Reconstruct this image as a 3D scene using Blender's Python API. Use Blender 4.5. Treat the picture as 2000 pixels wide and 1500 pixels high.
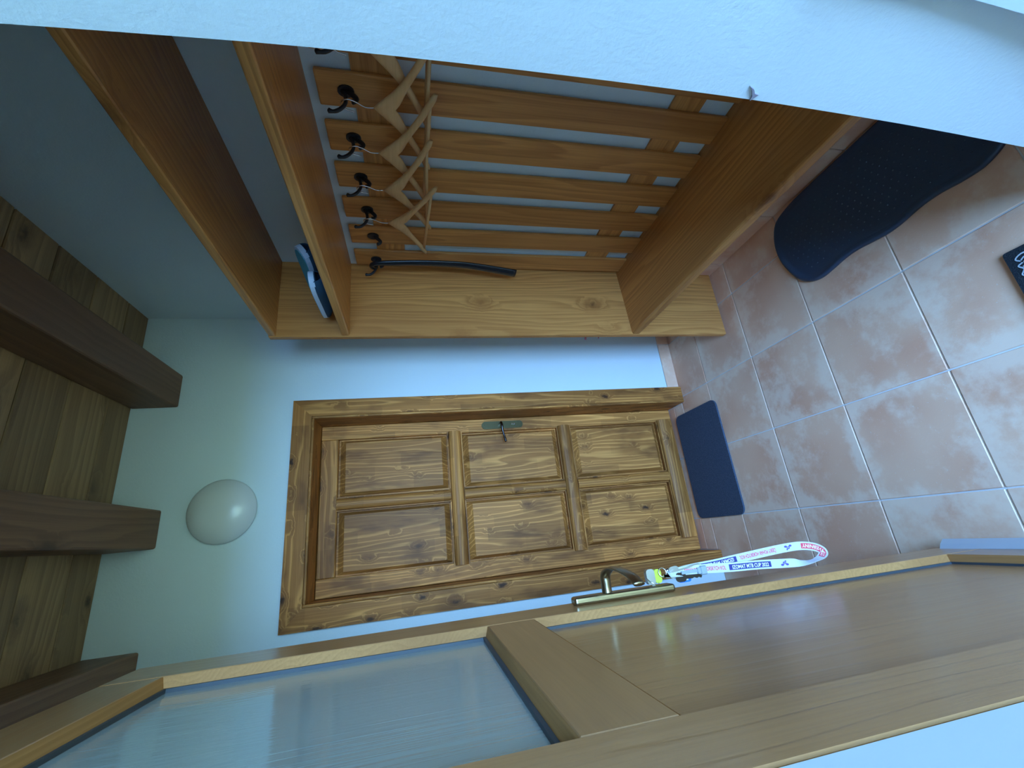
import bpy, bmesh, math, random
from mathutils import Vector, Matrix
random.seed(7)
S = bpy.context.scene
COL = S.collection
for o in list(bpy.data.objects):
    bpy.data.objects.remove(o)

# ---------------------------------------------------------------- camera (phone turned on its side: picture right = down)
CAM_F = Vector((0.33065, 0.91807, -0.21865))
CAM_R = Vector((0.93799, -0.34526, -0.03122))
CAM_U = Vector((0.10415, 0.19477, 0.97530))
cd = bpy.data.cameras.new('camera')
cam = bpy.data.objects.new('camera', cd)
COL.objects.link(cam)
cd.sensor_width = 36.0
cd.lens = 838.71 * 36.0 / 2000.0
cd.clip_start = 0.01
m = Matrix.Identity(4)
for i in range(3):
    m[i][0] = -CAM_U[i]
    m[i][1] = CAM_R[i]
    m[i][2] = -CAM_F[i]
m[0][3], m[1][3], m[2][3] = 0.0, 0.0, 1.4981
cam.matrix_world = m
S.camera = cam

# ---------------------------------------------------------------- sky, portal, exposure
w = bpy.data.worlds.new('sky')
S.world = w
w.use_nodes = True
wn, wl = w.node_tree.nodes, w.node_tree.links
wn.clear()
wo = wn.new('ShaderNodeOutputWorld')
wb = wn.new('ShaderNodeBackground')
wtc = wn.new('ShaderNodeTexCoord')
wsep = wn.new('ShaderNodeSeparateXYZ')
wr = wn.new('ShaderNodeValToRGB')
wr.color_ramp.elements[0].position = 0.0
wr.color_ramp.elements[0].color = (0.25, 0.53, 1.0, 1)
wr.color_ramp.elements[1].position = 0.7
wr.color_ramp.elements[1].color = (0.21, 0.49, 1.0, 1)
wl.new(wtc.outputs['Generated'], wsep.inputs[0])
wl.new(wsep.outputs['Z'], wr.inputs[0])
wl.new(wr.outputs[0], wb.inputs[0])
wb.inputs[1].default_value = 36.0
wl.new(wb.outputs[0], wo.inputs[0])

pd = bpy.data.lights.new('doorway_portal', 'AREA')
pd.shape = 'RECTANGLE'
pd.size, pd.size_y = 0.78, 2.02
pd.cycles.is_portal = True
po = bpy.data.objects.new('doorway_portal', pd)
COL.objects.link(po)
po.location = (0.23, -0.055, 1.02)
po.rotation_euler = (math.pi / 2, 0, 0)

S.view_settings.view_transform = 'Standard'
S.view_settings.look = 'None'
S.view_settings.gamma = 1.0
S.view_settings.use_curve_mapping = False
S.view_settings.exposure = 0.0
S.cycles.max_bounces = 10
S.cycles.diffuse_bounces = 6

# ---------------------------------------------------------------- material helpers
def mat(name):
    M = bpy.data.materials.new(name)
    M.use_nodes = True
    nt = M.node_tree
    b = nt.nodes['Principled BSDF']
    return M, nt, b

class N:
    """small node-graph helper"""
    def __init__(s, nt): s.nt = nt
    def n(s, t, **k):
        x = s.nt.nodes.new(t)
        for a, v in k.items(): setattr(x, a, v)
        return x
    def l(s, a, b): s.nt.links.new(a, b)
    def put(s, inp, v):
        if hasattr(v, 'is_output') or isinstance(v, bpy.types.NodeSocket): s.l(v, inp)
        else: inp.default_value = v
    def math(s, op, a, b=0.0, c=0.0, clamp=False):
        x = s.n('ShaderNodeMath', operation=op, use_clamp=clamp)
        s.put(x.inputs[0], a); s.put(x.inputs[1], b); s.put(x.inputs[2], c)
        return x.outputs[0]
    def mapr(s, v, a, b, c=0.0, d=1.0, smooth=True):
        x = s.n('ShaderNodeMapRange', interpolation_type='SMOOTHSTEP' if smooth else 'LINEAR')
        s.put(x.inputs[0], v)
        for i, q in enumerate((a, b, c, d)): x.inputs[i + 1].default_value = q
        return x.outputs[0]
    def mix(s, f, a, b, blend='MIX'):
        x = s.n('ShaderNodeMix', data_type='RGBA', blend_type=blend)
        s.put(x.inputs[0], f)
        for sock, v in ((x.inputs[6], a), (x.inputs[7], b)):
            if isinstance(v, bpy.types.NodeSocket): s.l(v, sock)
            else: sock.default_value = (v[0], v[1], v[2], 1)
        return x.outputs[2]
    def noise(s, vec, scale, detail=2.0, rough=0.5):
        x = s.n('ShaderNodeTexNoise')
        s.l(vec, x.inputs['Vector'])
        x.inputs['Scale'].default_value = scale
        x.inputs['Detail'].default_value = detail
        x.inputs['Roughness'].default_value = rough
        return x.outputs['Fac']
    def vmul(s, v, c):
        x = s.n('ShaderNodeVectorMath', operation='MULTIPLY')
        s.l(v, x.inputs[0]); x.inputs[1].default_value = c
        return x.outputs[0]
    def coords(s, rnd=7.3):
        tc = s.n('ShaderNodeTexCoord'); oi = s.n('ShaderNodeObjectInfo')
        a = s.n('ShaderNodeVectorMath', operation='SCALE')
        a.inputs[0].default_value = (rnd, rnd * 1.7, rnd * 2.3)
        s.l(oi.outputs['Random'], a.inputs['Scale'])
        b = s.n('ShaderNodeVectorMath', operation='ADD')
        s.l(tc.outputs['Object'], b.inputs[0]); s.l(a.outputs[0], b.inputs[1])
        return b.outputs[0], oi.outputs['Random']

def bump(g, b, h, strength, dist):
    x = g.n('ShaderNodeBump')
    x.inputs['Strength'].default_value = strength
    x.inputs['Distance'].default_value = dist
    g.l(h, x.inputs['Height']); g.l(x.outputs[0], b.inputs['Normal'])

def wood(name, axis, light, mid, dark, knot, ring=38.0, knots=0.5, kscale=7.0, rough=0.42, contrast=1.0, coat=0.0, vary=0.25, lam=0.0, fineamt=0.45, thin=False, spec=0.5):
    """stained softwood: growth rings along AXIS, bent round dark knots"""
    M, nt, b = mat(name); g = N(nt)
    v, rnd = g.coords()
    i = 'XYZ'.index(axis)
    st = [1.0, 1.0, 1.0]; st[i] = 0.10
    sk = [1.0, 1.0, 1.0]; sk[i] = 0.55
    sf = [1.0, 1.0, 1.0]; sf[i] = 0.018
    vs, vk, vf = g.vmul(v, st), g.vmul(v, sk), g.vmul(v, sf)
    kn = g.n('ShaderNodeTexNoise'); g.l(v, kn.inputs['Vector']); kn.inputs['Scale'].default_value = 38.0
    kd = g.n('ShaderNodeVectorMath', operation='SCALE'); g.l(kn.outputs['Color'], kd.inputs[0]); kd.inputs['Scale'].default_value = 0.022
    ka = g.n('ShaderNodeVectorMath', operation='ADD'); g.l(vk, ka.inputs[0]); g.l(kd.outputs[0], ka.inputs[1])
    vo = g.n('ShaderNodeTexVoronoi'); g.l(ka.outputs[0], vo.inputs['Vector']); vo.inputs['Scale'].default_value = kscale
    d = vo.outputs['Distance']
    sep0 = g.n('ShaderNodeSeparateColor'); g.l(vo.outputs['Color'], sep0.inputs[0])
    on = g.math('LESS_THAN', sep0.outputs[0], knots)
    halo = g.math('MULTIPLY', g.mapr(d, 0.42, 0.05), on)
    core = g.math('MULTIPLY', g.math('MULTIPLY', g.mapr(d, 0.19, 0.06), on), g.mapr(sep0.outputs[1], 0.1, 0.9, 0.25, 0.95))
    sp = g.n('ShaderNodeSeparateXYZ'); g.l(v, sp.inputs[0])
    oth = [k for k in range(3) if k != i]
    across = g.math('ADD', sp.outputs[oth[0]], g.math('MULTIPLY', sp.outputs[oth[1]], 0.6))
    n1 = g.noise(vs, 7.0, 2.0)
    n2 = g.noise(vs, 26.0, 2.0)
    ph = g.math('ADD', across, g.math('ADD', g.math('MULTIPLY', n1, 0.22), g.math('MULTIPLY', n2, 0.012)))
    ph = g.math('ADD', ph, g.math('MULTIPLY', halo, 0.045))
    rw = g.math('FRACT', g.math('MULTIPLY', ph, ring))
    if thin: rr = g.math('ADD', g.mapr(rw, 0.02, 0.34), g.math('MULTIPLY', g.mapr(rw, 0.9, 1.0), -1.0), clamp=True)
    else: rr = g.math('MULTIPLY', g.mapr(rw, 0.05, 0.85), g.mapr(rw, 1.0, 0.88))
    fine = g.noise(vf, 240.0, 2.0, 0.6)
    broad = g.noise(vs, 4.0, 1.0)
    c = g.mix(g.math('MULTIPLY', g.math('ADD', g.math('MULTIPLY', rr, 0.75 * contrast), g.math('MULTIPLY', g.mapr(fine, 0.35, 0.7), fineamt)), 0.9, clamp=True), light, mid)
    c = g.mix(g.mapr(broad, 0.42, 0.75, 0.0, 0.55), c, dark)
    if thin:
        sp2 = [1.0, 1.0, 1.0]; sp2[i] = 0.3
        c = g.mix(g.mapr(g.noise(g.vmul(v, sp2), 11.0, 3.0, 0.6), 0.5, 0.72, 0.0, 0.75), c, dark)
    c = g.mix(g.math('MULTIPLY', halo, 0.55), c, dark)
    c = g.mix(core, c, knot)
    tone = g.math('ADD', 1.0 - vary / 2, g.math('MULTIPLY', rnd, vary))
    if lam:
        # glued strips: each lamella has a tone of its own
        row = g.math('FLOOR', g.math('MULTIPLY', g.math('ADD', across, 3.0), 17.0))
        wn0 = g.n('ShaderNodeTexWhiteNoise', noise_dimensions='1D'); g.l(row, wn0.inputs['W'])
        colm = g.math('FLOOR', g.math('ADD', g.math('MULTIPLY', sp.outputs[i], 2.6), g.math('MULTIPLY', wn0.outputs['Value'], 9.0)))
        wn1 = g.n('ShaderNodeTexWhiteNoise', noise_dimensions='1D'); g.l(g.math('ADD', g.math('MULTIPLY', row, 7.13), g.math('MULTIPLY', colm, 3.71)), wn1.inputs['W'])
        tone = g.math('ADD', tone, g.math('MULTIPLY', g.math('SUBTRACT', wn1.outputs['Value'], 0.5), lam))
    hs = g.n('ShaderNodeHueSaturation'); g.l(c, hs.inputs['Color']); g.l(tone, hs.inputs['Value'])
    g.l(hs.outputs[0], b.inputs['Base Color'])
    b.inputs['Roughness'].default_value = rough
    b.inputs['Specular IOR Level'].default_value = spec
    b.inputs['Coat Weight'].default_value = coat
    b.inputs['Coat Roughness'].default_value = 0.18
    bump(g, b, g.math('ADD', fine, rr), 0.12, 0.002)
    return M

def plain(name, c, rough=0.5, metal=0.0, spec=0.5, bscale=None, bstr=0.2, bdist=0.002, mottle=0.0):
    M, nt, b = mat(name); g = N(nt)
    b.inputs['Base Color'].default_value = (*c, 1)
    b.inputs['Roughness'].default_value = rough
    b.inputs['Metallic'].default_value = metal
    b.inputs['Specular IOR Level'].default_value = spec
    if bscale or mottle:
        v, r = g.coords(0.0)
        if mottle:
            f = g.noise(v, 14.0, 3.0)
            g.l(g.mix(g.math('MULTIPLY', f, mottle), c, tuple(q * 0.5 for q in c)), b.inputs['Base Color'])
        if bscale: bump(g, b, g.noise(v, bscale, 4.0, 0.6), bstr, bdist)
    return M

def plaster(name, c):
    return plain(name, c, 0.85, bscale=130.0, bstr=0.25, bdist=0.003)

PLASTER = plaster('plaster_white', (0.70, 0.79, 0.815))
FRAME_WHITE = plain('frame_white', (0.70, 0.80, 0.86), 0.45, bscale=60, bstr=0.05)
def pine_set(tag, axes, *a, **k): return {x: wood(tag + x.lower(), x, *a, **k) for x in axes}
PINE = pine_set('pine_', 'XYZ', (0.72, 0.31, 0.078), (0.37, 0.138, 0.030), (0.16, 0.055, 0.013), (0.045, 0.017, 0.007), ring=44, knots=0.75, kscale=13, rough=0.5, lam=0.34, contrast=1.15, thin=True, spec=0.22)
SPRUCE = pine_set('spruce_', 'XYZ', (0.72, 0.325, 0.092), (0.47, 0.182, 0.048), (0.32, 0.112, 0.029), (0.16, 0.055, 0.017), ring=46, knots=0.18, kscale=7, rough=0.38, coat=0.1, vary=0.12, contrast=0.85, spec=0.35)
OAK = pine_set('oak_', 'YZ', (0.46, 0.23, 0.092), (0.36, 0.172, 0.066), (0.27, 0.123, 0.046), (0.2, 0.085, 0.03), ring=34, knots=0.0, rough=0.30, coat=0.4, contrast=0.3, vary=0.06, fineamt=0.5)
CEILW = pine_set('ceiling_pine_', 'X', (0.42, 0.25, 0.11), (0.27, 0.15, 0.066), (0.18, 0.098, 0.045), (0.04, 0.022, 0.013), ring=26, knots=0.7, kscale=7, rough=0.55, vary=0.4)
BEAD = pine_set('oak_bead_', 'Y', (0.50, 0.245, 0.085), (0.38, 0.18, 0.06), (0.30, 0.13, 0.045), (0.2, 0.085, 0.03), ring=70, knots=0.0, rough=0.65, contrast=0.6, vary=0.06, spec=0.2)
BEAMW = pine_set('beam_wood_', 'Y', (0.26, 0.13, 0.065), (0.19, 0.09, 0.045), (0.14, 0.065, 0.033), (0.05, 0.024, 0.014), ring=30, knots=0.3, rough=0.55)
BEECH = wood('beech', 'Y', (0.80, 0.48, 0.22), (0.68, 0.38, 0.16), (0.60, 0.33, 0.13), (0.4, 0.2, 0.08), ring=60, knots=0.0, rough=0.4, contrast=0.5, vary=0.15)
BLACK = plain('black_iron', (0.012, 0.014, 0.02), 0.4)
BLACKP = plain('black_plastic', (0.010, 0.012, 0.016), 0.22)
CHROME = plain('bright_wire', (0.75, 0.76, 0.78), 0.18, 1.0)
BRONZE = plain('satin_bronze', (0.40, 0.32, 0.20), 0.30, 1.0)
DKBRASS = plain('dark_brass', (0.12, 0.105, 0.055), 0.32, 0.9)
STEEL = plain('dark_steel', (0.10, 0.09, 0.09), 0.25, 1.0)
RUBBER = plain('black_rubber', (0.030, 0.054, 0.098), 0.42, bscale=300, bstr=0.08)
GASKET = plain('grey_gasket', (0.045, 0.055, 0.065), 0.5)
ALU = plain('drip_rail_grey', (0.44, 0.46, 0.50), 0.4)
OPAL = plain('opal_glass', (0.70, 0.72, 0.71), 0.22)
GROUT = plain('grout', (0.78, 0.79, 0.80), 0.9, bscale=200, mottle=0.3)
RED = plain('red_plastic', (0.22, 0.02, 0.03), 0.4)
OUTG = plain('outdoor_ground', (0.56, 0.40, 0.15), 0.9, mottle=0.4)

def carpet(name, c, c2):
    M, nt, b = mat(name); g = N(nt)
    v, r = g.coords(0.0)
    f = g.noise(v, 420.0, 3.0, 0.7)
    g.l(g.mix(g.mapr(f, 0.35, 0.7), c, c2), b.inputs['Base Color'])
    b.inputs['Roughness'].default_value = 0.95
    b.inputs['Specular IOR Level'].default_value = 0.1
    bump(g, b, f, 0.8, 0.006)
    return M
CARPET = carpet('navy_carpet', (0.045, 0.060, 0.095), (0.12, 0.15, 0.21))
CARPET2 = carpet('charcoal_carpet', (0.016, 0.020, 0.026), (0.045, 0.055, 0.065))

def tile_mat():
    M, nt, b = mat('terracotta_tile'); g = N(nt)
    v, rnd = g.coords(11.0)
    oi = g.n('ShaderNodeTexCoord')
    n1 = g.noise(v, 5.0, 4.0, 0.62)
    n2 = g.noise(v, 22.0, 4.0, 0.65)
    n3 = g.noise(v, 150.0, 2.0, 0.7)
    base = g.mix(rnd, (0.78, 0.455, 0.30), (0.86, 0.55, 0.38))
    base = g.mix(g.mapr(g.noise(v, 3.0, 2.0), 0.4, 0.7), base, (0.72, 0.37, 0.235))
    wash = g.math('ADD', g.math('MULTIPLY', n1, 0.62), g.math('MULTIPLY', n2, 0.38))
    sp = g.n('ShaderNodeSeparateXYZ'); g.l(oi.outputs['Object'], sp.inputs[0])
    edge = g.math('MAXIMUM', g.math('ABSOLUTE', sp.outputs[0]), g.math('ABSOLUTE', sp.outputs[1]))
    wash = g.math('ADD', wash, g.mapr(edge, 0.10, 0.168, 0.0, 0.11))
    wf = g.mapr(wash, 0.47, 0.66)
    c = g.mix(g.math('MULTIPLY', wf, 0.58), base, (0.92, 0.73, 0.57))
    c = g.mix(g.mapr(n3, 0.66, 0.75, 0.0, 0.5), c, (0.78, 0.70, 0.62))
    g.l(c, b.inputs['Base Color'])
    b.inputs['Roughness'].default_value = 0.55
    b.inputs['Specular IOR Level'].default_value = 0.3
    bump(g, b, g.math('ADD', n2, g.math('MULTIPLY', n3, 0.4)), 0.15, 0.004)
    return M
TILE = tile_mat()

def glass_mat():
    M, nt, b = mat('reeded_glass'); g = N(nt)
    b.inputs['Base Color'].default_value = (0.74, 0.84, 0.80, 1)
    b.inputs['Roughness'].default_value = 0.10
    b.inputs['Transmission Weight'].default_value = 0.66
    b.inputs['IOR'].default_value = 1.5
    tc = g.n('ShaderNodeTexCoord')
    f = g.noise(g.vmul(tc.outputs['Object'], (1.0, 1.0, 0.035)), 130.0, 2.0)
    bump(g, b, f, 0.16, 0.003)
    return M
GLASS = glass_mat()
def colmat(name, c, rough=0.6): return plain(name, c, rough)
STRAP = colmat('strap_white', (0.60, 0.62, 0.70))
INK_RED = colmat('ink_red', (0.75, 0.06, 0.10))
INK_NAVY = colmat('ink_navy', (0.035, 0.035, 0.20))
INK_WHITE = colmat('ink_white', (0.85, 0.85, 0.88))
INK_VIOLET = colmat('ink_violet', (0.10, 0.07, 0.36))
BLUE_TAG = colmat('blue_plastic', (0.01, 0.16, 0.75), 0.3)
KEY_GREEN = colmat('yellow_green_plastic', (0.55, 0.60, 0.06), 0.3)
KEY_STEEL = plain('key_steel', (0.55, 0.58, 0.62), 0.3, 1.0)
NAVYCLOTH = plain('navy_cloth', (0.012, 0.045, 0.085), 0.9, bscale=300, bstr=0.4)
TEAL = colmat('teal_foam', (0.05, 0.30, 0.38), 0.7)
SOLE = colmat('pale_blue_sole', (0.50, 0.60, 0.72), 0.6)

# ---------------------------------------------------------------- object helpers
ORG = {}
def link(o): COL.objects.link(o); return o
def thing(name, loc, label=None, cat=None, group=None, kind=None):
    o = link(bpy.data.objects.new(name, None))
    o.empty_display_size = 0.05
    o.location = loc
    ORG[o.name] = Vector(loc)
    return tag(o, label, cat, group, kind)
def tag(o, label=None, cat=None, group=None, kind=None):
    for k, v in (('label', label), ('category', cat), ('group', group), ('kind', kind)):
        if v: o[k] = v
    return o
def obj(name, bm, M, parent=None, org=None, smooth=False, kind=None, label=None):
    """bm is built in world coordinates; the object's origin is ORG (or its parent's)"""
    if org is None: org = ORG[parent.name] if parent else Vector((0, 0, 0))
    org = Vector(org)
    bmesh.ops.translate(bm, verts=bm.verts, vec=-org)
    bmesh.ops.recalc_face_normals(bm, faces=bm.faces)
    me = bpy.data.meshes.new(name)
    bm.to_mesh(me); bm.free()
    if smooth:
        for p in me.polygons: p.use_smooth = True
    if isinstance(M, (list, tuple)):
        for q in M: me.materials.append(q)
    else: me.materials.append(M)
    o = link(bpy.data.objects.new(name, me))
    if parent:
        o.parent = parent
        o.location = org - ORG[parent.name]
    else: o.location = org
    ORG[o.name] = org
    return tag(o, label=label, kind=kind)
def B(): return bmesh.new()
def box(bm, x0, x1, y0, y1, z0, z1, bev=0.0, seg=1):
    vs = [bm.verts.new((x, y, z)) for x in (x0, x1) for y in (y0, y1) for z in (z0, z1)]
    fs = [(0, 1, 3, 2), (4, 6, 7, 5), (0, 4, 5, 1), (2, 3, 7, 6), (0, 2, 6, 4), (1, 5, 7, 3)]
    F = [bm.faces.new([vs[i] for i in f]) for f in fs]
    if bev > 0:
        es = {e for f in F for e in f.edges}
        bmesh.ops.bevel(bm, geom=list(es), offset=bev, segments=seg, affect='EDGES', profile=0.5, clamp_overlap=True)
    return bm
def bx(*a, **k): return box(B(), *a, **k)
def prism(bm, pts, axis, a0, a1):
    """extrude a 2D outline along AXIS; pts are in the other two axes, in XYZ order"""
    def P(p, a):
        q = list(p); q.insert('XYZ'.index(axis), a); return q
    lo = [bm.verts.new(P(p, a0)) for p in pts]; hi = [bm.verts.new(P(p, a1)) for p in pts]
    n = len(pts)
    for i in range(n): bm.faces.new((lo[i], lo[(i + 1) % n], hi[(i + 1) % n], hi[i]))
    bm.faces.new(lo); bm.faces.new(hi[::-1])
    return bm
def tube(bm, pts, r, n=8, cap=True):
    pts = [Vector(p) for p in pts]
    rs = r if isinstance(r, (list, tuple)) else [r] * len(pts)
    rings = []; up = None
    for i, p in enumerate(pts):
        t = (pts[min(i + 1, len(pts) - 1)] - pts[max(i - 1, 0)]).normalized()
        if up is None:
            up = Vector((0, 0, 1)) if abs(t.z) < 0.9 else Vector((1, 0, 0))
        a = t.cross(up).normalized(); up = a.cross(t).normalized()
        rings.append([bm.verts.new(p + rs[i] * (math.cos(q) * a + math.sin(q) * up)) for q in [2 * math.pi * k / n for k in range(n)]])
    for A, C in zip(rings, rings[1:]):
        for k in range(n): bm.faces.new((A[k], A[(k + 1) % n], C[(k + 1) % n], C[k]))
    if cap: bm.faces.new(rings[0][::-1]); bm.faces.new(rings[-1])
    return bm
def loft(bm, rings):
    R = [[bm.verts.new(p) for p in ring] for ring in rings]
    n = len(R[0])
    for A, C in zip(R, R[1:]):
        for k in range(n): bm.faces.new((A[k], A[(k + 1) % n], C[(k + 1) % n], C[k]))
    bm.faces.new(R[0][::-1]); bm.faces.new(R[-1])
    return bm
def smoothpath(pts, k=6):
    """Catmull-Rom through pts (tuples of any length)"""
    out = []
    n = len(pts)
    for i in range(n - 1):
        p0, p1, p2, p3 = pts[max(i - 1, 0)], pts[i], pts[i + 1], pts[min(i + 2, n - 1)]
        for j in range(k):
            t = j / k
            out.append(tuple(0.5 * (2 * b + (c - a) * t + (2 * a - 5 * b + 4 * c - d) * t * t + (3 * b - a - 3 * c + d) * t ** 3) for a, b, c, d in zip(p0, p1, p2, p3)))
    out.append(tuple(pts[-1]))
    return out

# ---------------------------------------------------------------- room dimensions (metres)
XR, XL, YB, H = 1.158, -0.55, 2.126, 2.738
YL = 2.262                      # face of the inner door leaf, deep in its frame
OX0, OX1, OZ = -0.181, 0.617, 1.971   # inner door opening
TS, GX, GY = 0.3341, 0.6497, 1.544    # floor tile pitch and one grid crossing

# ---------------------------------------------------------------- setting
def struct(name, bm, M, label=None, **k):
    o = obj(name, bm, M, **k); o['kind'] = 'structure'
    if label: o['label'] = label
    return o
bm = bx(XL, XR, -0.06, YB, -0.10, -0.004)
box(bm, OX0 - .02, OX1 + .02, YB, YL + 0.06, -0.10, -0.004)
floor = struct('floor', bm, GROUT, 'pale grout bed under the terracotta floor tiles')
def cuts(a, b, g, s):
    k = math.ceil((a - g) / s - 1e-6); out = [a]
    while g + k * s < b - 1e-4:
        if g + k * s > a + 1e-4: out.append(g + k * s)
        k += 1
    return out + [b]
gr = 0.0022
tile_meshes = {}
def add_tile(name, x0, x1, y0, y1, parent, z0=-0.012, z1=0.0):
    cx, cy = (x0 + x1) / 2, (y0 + y1) / 2
    key = (round(x1 - x0, 3), round(y1 - y0, 3))
    if key in tile_meshes:
        o = link(bpy.data.objects.new(name, tile_meshes[key])); o.parent = parent
        o.location = (cx, cy, 0); ORG[o.name] = Vector((cx, cy, 0)); return o
    o = obj(name, bx(x0 + gr, x1 - gr, y0 + gr, y1 - gr, z0, z1, bev=0.0018), TILE, parent, org=(cx, cy, 0))
    tile_meshes[key] = o.data
    return o
for xa, xb in zip(cuts(XL, XR, GX, TS)[:-1], cuts(XL, XR, GX, TS)[1:]):
    for ya, yb in zip(cuts(-0.05, YB, GY, TS)[:-1], cuts(-0.05, YB, GY, TS)[1:]):
        add_tile('tile', xa, xb, ya, yb, floor)
for xa, xb in zip(cuts(OX0, OX1, GX, TS)[:-1], cuts(OX0, OX1, GX, TS)[1:]):
    for ya, yb in ((YB, GY + 2 * TS), (GY + 2 * TS, YL + .03)):
        add_tile('tile', xa, xb, ya, yb, floor)

struct('wall_right', bx(XR, XR + 0.2, 0.0, YB + 0.3, -0.1, H + 0.1), PLASTER)
struct('wall_left', bx(XL - 0.2, XL, 0.0, YB + 0.3, -0.1, H + 0.1), PLASTER)
bm = bx(XL, OX0 - 0.02, YB, YB + 0.24, -0.1, H + 0.1)
box(bm, OX1 + 0.02, XR, YB, YB + 0.24, -0.1, H + 0.1)
box(bm, OX0 - 0.02, OX1 + 0.02, YB, YB + 0.24, OZ + 0.02, H + 0.1)
struct('wall_back', bm, PLASTER)
struct('trim_9', bx(OX0 - .3, OX1 + .3, YL + 0.055, YL + 0.12, -0.1, OZ + 0.3), PLASTER, 'white backing behind the inner pine door')
# front wall: doorway with a slightly bowed plaster edge on the right
prof = [(-0.1, 0.592), (0.0, 0.597), (0.16, 0.605), (0.315, 0.614), (0.6, 0.634), (0.9, 0.6455), (1.12, 0.6465), (1.345, 0.6435), (1.62, 0.634), (1.80, 0.620), (1.95, 0.606), (2.05, 0.594)]
pp = smoothpath(prof, 3)
bm = B()
outline = [(x, z) for z, x in pp]
prism(bm, outline + [(XR + .15, 2.05), (XR + .15, -0.1)], 'Y', -0.05, 0.42)
box(bm, XL - .15, XR + .15, -0.05, 0.42, 2.05, H + 0.1)
box(bm, XL - .15, -0.215, -0.05, 0.30, -0.1, 2.05)
struct('wall_front', bm, PLASTER, 'white plaster doorway reveal with a bowed edge beside the coat rack')
bm = B()
box(bm, -0.215, -0.160, 0.225, 0.312, -0.05, 2.05, bev=0.003)
box(bm, -0.215, -0.168, 0.205, 0.225, -0.05, 2.05)
box(bm, -0.215, -0.152, 0.15, 0.205, -0.05, 2.05, bev=0.004)
box(bm, -0.215, -0.162, 0.13, 0.15, -0.05, 2.05)
box(bm, -0.215, -0.150, -0.045, 0.13, -0.05, 2.05, bev=0.004)
struct('trim_1', bm, FRAME_WHITE, 'white stepped door frame on the hinge side of the entrance door')
bm = prism(B(), [(x - 0.014 + max(0, 0.75 - z) * -0.05, z) for z, x in pp if z < 1.0] + [(0.66, 0.98), (0.66, -0.1)], 'Y', 0.0, 0.236)
struct('trim_2', bm, FRAME_WHITE, 'white door frame strip low on the plaster reveal')
# ceiling of boards between beams
struct_c = struct('ceiling', bx(XL - .2, XR + .2, -0.05, YB + 0.3, H + 0.022, H + 0.14), CEILW['X'], 'dark stained wooden ceiling above the beams')
yb = 2.126; ybs = [2.126, 1.975, 1.772, 1.572, 1.388, 1.19, 0.99, 0.79, 0.59, 0.42]
for a, b in zip(ybs[1:], ybs[:-1]):
    obj('ceiling_board', bx(XL, XR, a + 0.002, b - 0.002, H, H + 0.022, bev=0.0035), CEILW['X'], struct_c, org=(0, (a + b) / 2, H))
for (x0, x1, lab) in ((0.703, 0.858, 'dark ceiling beam nearest the coat rack wall'), (0.099, 0.252, 'middle dark ceiling beam above the round wall lamp'), (-0.43, -0.268, 'dark ceiling beam above the open entrance door')):
    o = struct('ceiling_beam', bx(x0, x1, 0.42, YB, 2.553, H, bev=0.008, seg=2), BEAMW['Y'], lab, org=((x0 + x1) / 2, 1.3, 2.55))
# tiled skirting
bb = struct('baseboard_right', bx(XR - 0.004, XR, 0.42, YB, 0.0, 0.072), GROUT, 'skirting of cut terracotta tiles on the right wall')
for a, b in zip(cuts(0.42, YB, GY, TS)[:-1], cuts(0.42, YB, GY, TS)[1:]):
    obj('tile', bx(XR - 0.010, XR - 0.002, a + gr, b - gr, 0.003, 0.072, bev=0.0015), TILE, bb, org=(XR, (a + b) / 2, 0.036))
bb = struct('baseboard_back', bx(0.71, XR - .01, YB - 0.004, YB, 0.0, 0.074), GROUT, 'skirting of cut terracotta tiles beside the pine door')
for a, b in zip(cuts(0.71, XR - .01, GX, TS)[:-1], cuts(0.71, XR - .01, GX, TS)[1:]):
    obj('tile', bx(a + gr, b - gr, YB - 0.010, YB - 0.002, 0.003, 0.074, bev=0.0015), TILE, bb, org=((a + b) / 2, YB, 0.036))
SKY_BLOCKER = plain('sky_blocker_dark', (0.16, 0.12, 0.09), 0.8, mottle=0.4)  # unseen porch shell, added to keep side and overhead sky off the doorway
struct('wall_sky_blocker', bx(-0.90, -0.74, -2.2, -0.05, -0.15, 2.6), SKY_BLOCKER, 'added dark side wall out of view, blocks sideways skylight')
struct('wall_sky_blocker', bx(1.25, 1.40, -2.2, -0.05, -0.15, 2.6), SKY_BLOCKER, 'added dark side wall out of view beyond the coat rack wall, blocks sideways skylight')
struct('roof_sky_blocker', bx(-1.3, 1.6, -2.4, -0.05, 2.6, 2.7), SKY_BLOCKER, 'added roof out of view, blocks high skylight above the doorway')
struct('ground', bx(-9, 9, -14, -0.06, -0.16, -0.12), OUTG, 'unseen ground outside the doorway, coloured for the light it bounces in')  # unseen ground, added; its tan is tuned for the bounce on the upper walls

# ---------------------------------------------------------------- inner pine door
d1 = thing('door_1', (0.218, YL, 0), 'knotty pine six panel door in a wide pine frame', None, None, 'structure')
CX0, CX1, CZ, YC = -0.278, 0.708, 2.067, YB - 0.022
def casing(name, x0, x1, z0, z1, ax, inner):
    c = obj(name, bx(x0, x1, YC, YB, z0, z1, bev=0.003), PINE[ax], d1)
    return c
ck = obj('casing', prism(B(), [(OX1 + 0.012, 0), (CX1, 0), (CX1, CZ), (OX1 + 0.012, OZ + 0.012)], 'Y', YC, YB), PINE['Z'], d1, org=(CX1, YC, 1))
obj('bead', bx(OX1 - 0.001, OX1 + 0.011, YC - 0.004, YB, 0, OZ + 0.011, bev=0.004, seg=2), PINE['Z'], ck)
ck = obj('casing', prism(B(), [(CX0, 0), (OX0 - 0.012, 0), (OX0 - 0.012, OZ + 0.012), (CX0, CZ)], 'Y', YC, YB), PINE['Z'], d1, org=(CX0, YC, 1))
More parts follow.
